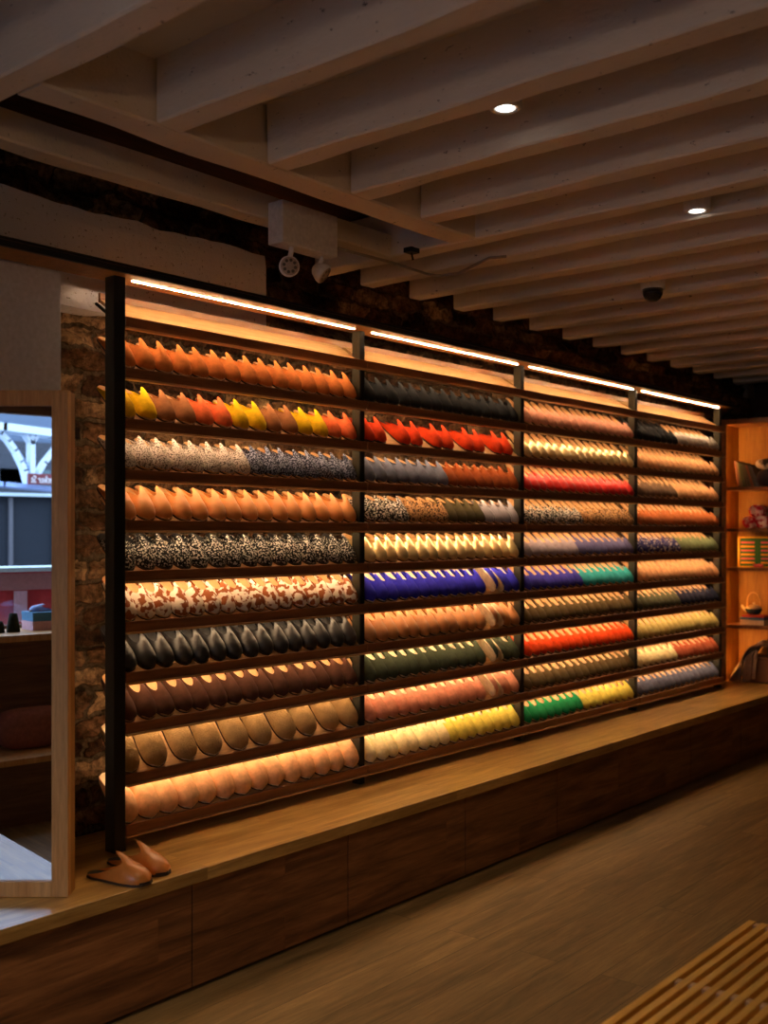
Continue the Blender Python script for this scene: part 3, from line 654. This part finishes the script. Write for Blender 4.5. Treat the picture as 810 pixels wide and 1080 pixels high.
# sign with white lettering
sg = thing('street_sign', 'dark red street sign with white lettering on the arcade', 'sign', mirX(44, 505, xa_+.25))
ya, yb = sorted((my(30.5, xa_+.25), my(66, xa_+.25)))
obj('sign_board', MB().box(xa_+.20, xa_+.25, ya, yb, mz(40, 511, xa_+.25), mz(40, 499.5, xa_+.25)), plain('sign_red', srgb(110, 36, 40), .6), sg)
cu = D.curves.new('lettering', 'FONT'); cu.body = 'Bleecker St'; cu.size = .105; cu.extrude = .003; cu.materials.append(plain('sign_white', (.8, .8, .8, 1), .6))
_t = D.objects.new('t', cu); C.objects.link(_t); bpy.context.view_layer.update()
me = D.meshes.new_from_object(_t.evaluated_get(bpy.context.evaluated_depsgraph_get())); D.objects.remove(_t)
xs_ = [v_.co.x for v_ in me.vertices]; wd = (yb-ya)-.04
me.transform(Matrix.Translation((-min(xs_), 0, 0))); me.transform(Matrix.Diagonal((wd/(max(xs_)-min(xs_)), 1, 1, 1)))
zz = mz(40, 509.3, xa_+.25)
me.transform(sg.matrix_basis.inverted() @ Matrix.Translation((xa_+.254, ya+.02, zz)) @ Matrix(((0, 0, 1, 0), (1, 0, 0, 0), (0, 1, 0, 0), (0, 0, 0, 1))))
link('lettering', me, sg)

# ------------------------------------------------------------------ emergency light
YB = 2.70
p0, p1 = onY(298, 211, YB), onY(356.5, 228, YB); zt, zb = p1.z-.002, onY(356.5, 271.8, YB).z
em = thing('emergency_light', 'white emergency light box with two round lamp heads under the joists', 'emergency light', ((p0.x+p1.x)/2, YB+.03, zb))
obj('housing', MB().box(p0.x+.0, p1.x, YB, YB+.075, zb, zt), M_METALW, em, bevel=.006)
obj('hook', MB().box(p0.x+.1, p1.x-.1, YB+.075, 2.785, zt-.05, zt-.03), M_METALW, em)
for (px, py, aim) in ((305, 281, (-.55, -.83, -.05)), (341, 289, (.35, -.6, -.55))):
    q = onY(px, py, YB+.03); ax = Vector(aim).normalized()
    hd = obj('lamp_head', MB().lathe([(.012, -.045), (.024, -.035), (.036, -.008), (.037, .004), (.034, .008)], q, 28, ax), M_METALW, em, True)
    m_l = plain('lamp_lens', (.5, .42, .36, 1), .2)
    obj('lens', MB().lathe([(.033, .006), (.031, .0095), (.012, .0105)], q, 28, ax), m_l, hd, True)
    rr = Vector((0, 0, 1)).rotation_difference(ax); mbb = MB()
    for i in range(8):
        w_ = q + rr @ Vector((.021*math.cos(i*PI/4), .021*math.sin(i*PI/4), .0105)); mbb.lathe([(.006, 0), (.004, .0015)], w_, 10, ax)
    obj('reflector_cells', mbb, plain('cell_dark', (.12, .10, .09, 1), .4), hd)
    obj('swivel', MB().tube([q - ax*.03, (q.x - ax.x*.02, q.y, zb-.012), (q.x - ax.x*.02, q.y, zb+.004)], .009, 10), M_METALW, em)
# conduit
pts = [onZ(357, 262, ZJ-.02), onZ(410, 276, ZJ-.02), onZ(452, 289.5, ZJ-.02), onZ(463, 291, ZJ-.02), onZ(484, 288, ZJ-.02), onZ(516, 272, ZJ-.02), onZ(534, 270.5, ZJ-.02)]
cd = tag(obj('conduit', MB().tube(pts, .006, 8), plain('conduit_grey', (.35, .3, .26, 1), .4, .5), None, True), 'thin grey conduit bent along the joists right of the emergency light', 'conduit')
# junction on the joist
q = onZ(434, 263, ZJ); tag(obj('clip', MB().box(q.x-.025, q.x+.025, q.y-.02, q.y+.02, ZJ-.014, ZJ+.004).tube([(q.x, q.y, ZJ-.014), (q.x+.01, q.y, ZJ-.04)], .004, 6), M_BLACK), 'small black cable clip under the corner joist', 'cable clip')

# ------------------------------------------------------------------ downlights and camera dome
def lamp(kind, name, loc, power, color, **kw):
    l = D.lights.new(name, kind); l.energy = power; l.color = color
    for k_, v_ in kw.items(): setattr(l, k_, v_)
    o = D.objects.new(name, l); C.objects.link(o); o.location = loc; return o
SPOT = emis('spot_disc', (1, .93, .82, 1), 6)
for i, (x, y, lab) in enumerate([(None, (533, 115), 'small round downlight, nearer and left of the two lit ones'), (None, (735, 223), 'small round downlight, farther and right of the two lit ones'),
        (1.28, 1.71, None), (5.15, .2, None), (2.5, -.6, None), (0.2, -1.0, None), (4.3, -1.6, None), (6.6, -.9, None)]):  # entries without a label are unseen, added to lift the room's brightness
    z0 = E+(1.16, 1.12)[i] if i < 2 else E+1.2
    if x is None: q = onZ(y[0], y[1], z0); x, y = q.x, q.y
    dl = thing('downlight', lab or 'unseen added downlight over the shop floor behind the viewer, ' + ORD[i] + ' along', 'downlight', (x, y, ZC), 'ceiling downlights')
    obj('can', MB().lathe([(.046, ZC-z0), (.046, .004), (.042, 0), (.030, 0), (.028, .006), (.0, .006)], (x, y, z0), 28), M_METALW, dl, True)
    obj('lens', MB().lathe([(.024, .0), (.022, .003)], (x, y, z0+.001), 24), SPOT, dl)
    lo = lamp('SPOT', 'downlight_beam', (x, y, z0-.004), 22 if i < 2 else 52, (1, .70, .42), spot_size=math.radians(66), spot_blend=.7, shadow_soft_size=.025); lo.parent = dl; lo.matrix_parent_inverse = dl.matrix_basis.inverted()
q = onZ(688.5, 308, E+1.10)
dm = thing('camera_dome', 'dark glass security camera dome under the far joists', 'camera', (q.x, q.y, q.z+.03))
obj('mount', MB().lathe([(.055, 0), (.055, .05), (.05, .055)], (q.x, q.y, q.z+.012), 28), M_METALW, dm, True)
obj('dome', MB().lathe([(.004, -.045), (.02, -.042), (.036, -.03), (.045, -.012), (.047, .012)], q, 28), plain('dark_dome', (.01, .01, .012, 1), .08), dm, True)
for y, lab in ((-.9, 'nearer the shop window'), (-2.3, 'farther from the shop window')):  # globe lamps out of view, added to warm and brighten the joists
    gl_ = thing('fill_globe_lamp', 'unseen added globe lamp on the shop front wall, ' + lab, 'lamp', (XS, y, 2.0), 'added globe lamps on the front wall')
    obj('plate', MB().lathe([(.05, 0), (.05, .015), (.012, .02), (.012, .10)], (XS+.001, y, 2.0), 20, (1, 0, 0)), M_BLACK, gl_)
    obj('globe', MB().lathe([(.10*math.sin(PI*q_/14)+.0005, -.10*math.cos(PI*q_/14)) for q_ in range(15)], (XS+.19, y, 2.0), 28), emis('fill_globe_glow', srgb(255, 206, 150), 42.0), gl_, True)
# pale duct on the end wall
q0, q1 = onX(777, 422, XE), onX(795, 402, XE)
struct('trim_2', MB().box(XE-.12, XE, min(q0.y, q1.y), max(q0.y, q1.y), q0.z, ZC), plain('duct_grey', (.16, .15, .15, 1), .6), label='pale grey duct on the dark end wall', cat='duct')

# ------------------------------------------------------------------ bookcase
XF, XBk = 7.34, 7.60
YL = 3.075
bc = thing('bookcase', 'oak bookcase with warm lit shelves at right end of the bench', 'bookcase', (XF, 2.2, ZB))
YR = 1.6
zt_ = E+.755
obj('side_panel', MB().box(XF, XBk, YL, YL+.022, ZB+.001, zt_), W_CASE, bc); obj('side_panel', MB().box(XF, XBk, YR-.022, YR, ZB+.001, zt_), W_CASE, bc)
obj('back_panel', MB().box(XBk, XBk+.015, YR-.022, YL+.022, ZB+.001, zt_), W_CASE, bc)
obj('top_board', MB().box(XF-.005, XBk+.015, YR-.022, YL+.022, zt_, zt_+.035), W_LIP, bc, bevel=.001)
SZ = [E+.318, E+.030, E-.243, E-.640]
for z in SZ:
    obj('shelf', MB().box(XF+.002, XBk, YR, YL, z-.022, z), W_LIP, bc, bevel=.001)
CLED = emis('case_led', srgb(255, 178, 84), 80.0)
obj('front_stile', MB().box(XF-.014, XF, YL-.02, YL+.022, ZB+.001, zt_), W_LIP, bc)
for (za, zb2) in zip([zt_]+[s_-.022 for s_ in SZ], SZ+[ZB]):
    obj('led_strip', MB().box(XF+.001, XF+.005, YL-.010, YL-.002, zb2+.05, za-.03), CLED, bc)
# leaning magazines
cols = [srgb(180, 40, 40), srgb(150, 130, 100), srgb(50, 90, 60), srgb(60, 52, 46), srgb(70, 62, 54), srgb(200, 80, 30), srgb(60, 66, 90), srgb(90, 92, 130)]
nm = ['dark red', 'beige', 'green', 'dark grey', 'brown', 'orange topped', 'slate blue', 'lavender blue']
for i in range(8):
    yb_ = 3.0 - i*.0195
    Mx = Matrix.Translation((XF+.06, yb_, SZ[0]+.0012)) @ Matrix.Rotation(-math.radians(9+i*1.6), 4, 'X')
    h = .185 - .004*(i % 3) - i*.004
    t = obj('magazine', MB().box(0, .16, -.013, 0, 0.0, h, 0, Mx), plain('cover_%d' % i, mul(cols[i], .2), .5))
    tag(t, f'{nm[i]} thin book leaning in the top shelf row, {ORD[i]} from left', 'book', 'leaning books on the top bookcase shelf')
q = onX(806, 512, XF+.1)
cushion(XF+.04, XF+.2, q.y-.17, q.y+.045, SZ[0]+.0012, SZ[0]+.12, suede('dark_plum_cloth', c(44, 36, 48)), 'folded_cloth', 'dark folded cloth bundle right of the leaning books', 'cloth')
kn = twotone('striped_knit', c(40, 36, 40), c(220, 200, 190), 'noise', 14, .5, .05)
cushion(XF+.05, XF+.19, q.y-.16, q.y+.055, SZ[0]+.122, SZ[0]+.195, kn, 'knitted_hat', 'black and white knitted hat on the dark cloth bundle', 'hat')
# rolled towels
tw = twotone('red_towel', c(196, 40, 56), c(240, 214, 210), 'noise', 38, .52, .05)
spiral = plain('towel_end', srgb(236, 200, 196), .9)
for i, (px, py, lab) in enumerate([(789, 550.5, 'left of the bottom two'), (803, 550, 'right of the bottom two'), (796.5, 541.5, 'topmost of the three')]):
    q = onX(px, py, XF+.05); r = .044
    zc = SZ[1]+.001+r if i < 2 else SZ[1]+.001+r+.076
    yc = q.y
    if i == 0: ya0 = yc
    if i == 1: yc = ya0-.092
    if i == 2: yc = ya0-.046
    n = 44; P = []
    for j in range(n+1):
        t = j/n*2*PI*2.4; rr = r*(1-.72*j/n)
        P.append([(XF+.05, yc+rr*math.cos(t), zc+rr*math.sin(t)), (XF+.2, yc+rr*math.cos(t), zc+rr*math.sin(t))])
    mb = MB().grid(P); mb.tube([(XF+.058, yc, zc), (XF+.2, yc, zc)], r*.97, 24)
    tag(obj('rolled_towel', mb, tw, None, True), 'rolled red and white towel, ' + lab, 'towel', 'rolled towels on the bookcase')
# striped tray
ql, qr = onX(779, 598, XF+.12), onX(828, 566, XF+.12); tz0, tz1 = SZ[2]+.001, onX(779, 566, XF+.12).z
tr = thing('striped_tray', 'green tray with yellow rim and pink stripes upright on bookcase shelf', 'tray', (XF+.12, ql.y, tz0))
xt = XF+.12; yl, yr = ql.y, ql.y-.30
obj('base', MB().box(xt, xt+.01, yr, yl, tz0, tz1), plain('tray_green', srgb(28, 96, 40), .5), tr)
mbr = MB().box(xt-.012, xt, yr, yl, tz1-.010, tz1).box(xt-.012, xt, yr, yl, tz0, tz0+.010).box(xt-.012, xt, yl-.010, yl, tz0, tz1).box(xt-.012, xt, yr, yr+.01, tz0, tz1)
obj('rim', mbr, plain('tray_yellow', srgb(232, 178, 36), .5), tr)
hh = tz1-tz0-.03
for i in range(6):
    za = tz0+.028+hh*i/6.6
    for a0_, a1_ in ((yl-.018, yl-.115), (yl-.16, yl-.28)):
        obj('stripe', MB().box(xt-.003, xt, min(a0_, a1_), max(a0_, a1_), za, za+hh/15), plain('tray_pink', srgb(220, 96, 120), .5) if i % 2 else plain('tray_orange', srgb(236, 160, 30), .5), tr)
q = onX(800, 596, XF+.06); mbf = MB()
for i in range(9):
    mbf.lathe([(.002, -.012), (.012, -.006), (.014, 0), (.010, .008), (.001, .012)], (q.x+R(-.02, .02), q.y+R(-.05, .035), SZ[2]+.0135+R(0, .006)), 10)
tag(obj('cloth_flowers', mbf, suede('pink_petal', c(230, 120, 130)), None, True), 'small pile of pink cloth flowers before the striped tray', 'flowers')
# teapot on books
q = onX(796, 659, XF+.1); zc = SZ[3]+.0012
bx = XF+.05
tag(obj('book_box', MB().box(bx, bx+.16, q.y-.085, q.y+.085, zc, zc+.035), plain('white_box', srgb(214, 196, 176), .6), None, bevel=.001), 'white boxed book at bottom of the pile under the teapot', 'book')
tag(obj('book', MB().box(bx+.005, bx+.155, q.y-.08, q.y+.088, zc+.036, zc+.052), plain('blue_cover', srgb(50, 90, 150), .5), None, bevel=.001), 'blue book in the pile under the teapot', 'book')
tag(obj('book', MB().box(bx+.005, bx+.15, q.y-.085, q.y+.075, zc+.053, zc+.067), plain('red_cover', srgb(180, 50, 44), .5), None, bevel=.001), 'red book directly under the teapot', 'book')
zt2 = zc+.0682; pc = (bx+.08, q.y+.018, zt2)
tp = thing('teapot', 'small dark glazed teapot with tall bamboo loop handle on books', 'teapot', pc)
gz, nt, b = newmat('teapot_glaze')
v = coords(nt, rnd=False); sx = nt.nodes.new('ShaderNodeSeparateXYZ'); L(nt, v, sx.inputs[0]); L(nt, ramp(nt, sx.outputs[2], [(.49, srgb(26, 44, 52)), (.5, srgb(206, 190, 160))]), b.inputs['Base Color']); b.inputs['Roughness'].default_value = .25
rr_ = nt.nodes[-1]
mp_ = MB().lathe([(.03, 0), (.042, .006), (.056, .028), (.057, .04), (.045, .056), (.02, .064), (.0, .065)], pc, 28)
obj('body', mp_, plain('teapot_dark', srgb(40, 62, 70), .25), tp, True)
obj('lid', MB().lathe([(.056, .0), (.05, .012), (.026, .022), (.008, .026), (.006, .034), (.009, .04), (.0, .043)], (pc[0], pc[1], pc[2]+.042), 24), plain('teapot_cream', srgb(210, 190, 150), .3), tp, True)
obj('spout', MB().tube([(pc[0], pc[1]+.045, pc[2]+.025), (pc[0], pc[1]+.07, pc[2]+.04), (pc[0], pc[1]+.088, pc[2]+.062)], [.014, .010, .007], 10), plain('teapot_cream', srgb(210, 190, 150), .3), tp, True)
hp = []
for i in range(19):
    t = PI*i/18; hp.append((pc[0], pc[1]+.047*math.cos(t)*(1.0+.12*math.sin(t)), pc[2]+.05+.105*math.sin(t)**.8))
obj('handle', MB().tube(hp, .0065, 8), plain('bamboo', srgb(206, 150, 80), .5), tp, True)
# basket with fringed blanket
q = onX(800, 714, XF+.13)
bk_ = thing('basket', 'low brown woven basket on the bench inside the bookcase', 'basket', (XF+.13, q.y-.06, ZB))
P = []
yc0 = q.y-.07
for i in range(17):
    z = ZB+.002+.17*i/16; row = []
    for j in range(60):
        a_ = 2*PI*j/60; w_ = .0035*math.cos(j*PI/2+i*PI)
        row.append((XF+.13+(.095+w_)*math.cos(a_), yc0+(.165+w_)*math.sin(a_), z))
    P.append(row)
mb = MB().grid(P, closed=True); mb.f.append(tuple(range(59, -1, -1))); mb.mi.append(0)
obj('body', mb, plain('wicker', srgb(120, 78, 44), .7), bk_, True)
obj('rim', MB().tube([(XF+.13+.097*math.cos(2*PI*j/40), yc0+.167*math.sin(2*PI*j/40), ZB+.174) for j in range(41)], .008, 8), plain('wicker', srgb(120, 78, 44), .7), bk_, True)
bm_, nt, b = newmat('blanket_wool'); v = coords(nt, rnd=False); n1 = noise_tex(nt, v, 60, 4); n2 = noise_tex(nt, v, 9, 3)
L(nt, ramp(nt, n2.outputs[0], [(.4, srgb(122, 96, 80)), (.6, srgb(232, 214, 190))]), b.inputs['Base Color']); b.inputs['Roughness'].default_value = .95; bump(nt, b, n1.outputs[0], .6, .006)
P = []
for i in range(31):
    t = i/30; row = []
    for j in range(17):
        s_ = j/16
        y = yc0 + .10 - .27*t*.6 if t > .35 else yc0 + .10 + (.35-t)*.33
        y = yc0 + .215 - .36*t
        z = ZB + .02 + .235*math.sin(min(1, t*1.9)*PI/2)**1.1 - .03*max(0, t-.55)*2
        x = XF + .012 + .22*s_
        z += .014*math.sin(s_*PI) + .008*math.sin(t*22+s_*6)
        z = max(z, ZB+.004); row.append((x + .006*math.sin(t*17), y, z))
    P.append(row)
bo = obj('blanket', MB().grid(P), bm_, None, True); sd = bo.modifiers.new('thickness', 'SOLIDIFY'); sd.thickness = .014
tag(bo, 'cream and brown wool blanket with fringe draped over the basket', 'blanket')
mbf = MB()
for i in range(80):
    y = yc0 + .03 + R(0, .185); x = XF+.006+R(-.006, .006); zt3 = ZB + .03 + .2*math.sin(min(1, max(.02, (yc0+.215-y)/.36*1.9))*PI/2)
    mbf.tube([(x+.01, y, zt3), (x-.004, y+.006, (zt3+ZB)/2+.02), (x-.006, y+.014, max(ZB+.004, zt3-.20))], .0036, 5)
obj('fringe', mbf, plain('fringe_wool', srgb(160, 132, 108), .9), bo, True)

# ------------------------------------------------------------------ slatted bench lower right
zsl = .42
c0 = onZ(790, 970, zsl)
sb = thing('slatted_bench', 'low slatted oak bench in the near right corner', 'bench', (c0.x-.7, c0.y-.3, 0))
XR, YN, pit = c0.x, c0.y, .0318
cross = [c0.x-.012, onZ(711, 1031, zsl).x, onZ(711, 1031, zsl).x-.48, onZ(711, 1031, zsl).x-.96]
XL = cross[3]-.0
for i in range(19):
    y1 = YN - i*pit
    obj('slat', MB().box(XL-.012, XR, y1-.0185, y1, zsl-.03, zsl), W_SLAT, sb, bevel=.0012)
for x in cross:
    mb = MB().box(x-.012, x+.010, YN-18*pit-.01, YN-.004, zsl-.028, zsl-.003)
    obj('spacer_rail', mb, plain('spacer_pale', srgb(190, 150, 110), .5), sb)
ye = YN-18*pit-.0185
for x in (cross[0]-.05, cross[3]+.05):
    for y in (YN-.05, ye+.05):
        obj('leg', MB().box(x-.02, x+.02, y-.02, y+.02, 0, zsl-.03), W_SLAT, sb, bevel=.002)
    obj('under_rail', MB().box(x-.012, x+.012, ye+.03, YN-.03, zsl-.065, zsl-.031), W_SLAT, sb)

# ------------------------------------------------------------------ light
w = D.worlds.new('sky'); bpy.context.scene.world = w; w.use_nodes = True
bg = w.node_tree.nodes['Background']; bg.inputs[0].default_value = (.52, .70, 1, 1); bg.inputs[1].default_value = 5.0
pl = lamp('AREA', 'window_daylight', (XS-.14, (WY0+WY1)/2, (WZ0+WZ1)/2), 1, (1, 1, 1), shape='RECTANGLE', size=WZ1-WZ0-.1, size_y=WY1-WY0-.1)
pl.data.cycles.is_portal = True
pl.rotation_euler = (0, -PI/2, 0)

# the plan above was drawn at 1 : 1.15; bring everything to real size about the viewpoint on the floor
K = 1.15
for o in D.objects:
    if o.parent is None: o.matrix_basis = Matrix.Scale(K, 4) @ o.matrix_basis
for l in D.lights:
    l.energy *= K*K
    if l.type == 'SPOT': l.shadow_soft_size *= K
# ------------------------------------------------------------------ camera
cam = D.cameras.new('camera'); co = D.objects.new('camera', cam); C.objects.link(co)
cam.sensor_fit = 'VERTICAL'; cam.sensor_height = 36; cam.sensor_width = 27; cam.lens = F/1080*36
cam.shift_y = (PY-540)/1080; cam.clip_start = .05
co.location = EYE*K; co.rotation_euler = (PI/2, 0, PHI - PI/2)
cam.dof.use_dof = True; cam.dof.focus_distance = 3.9*K; cam.dof.aperture_fstop = 2.4
sc = bpy.context.scene; sc.camera = co
sc.view_settings.view_transform = 'Standard'; sc.view_settings.look = 'None'; sc.view_settings.gamma = 1; sc.view_settings.use_curve_mapping = False
sc.view_settings.exposure = .18
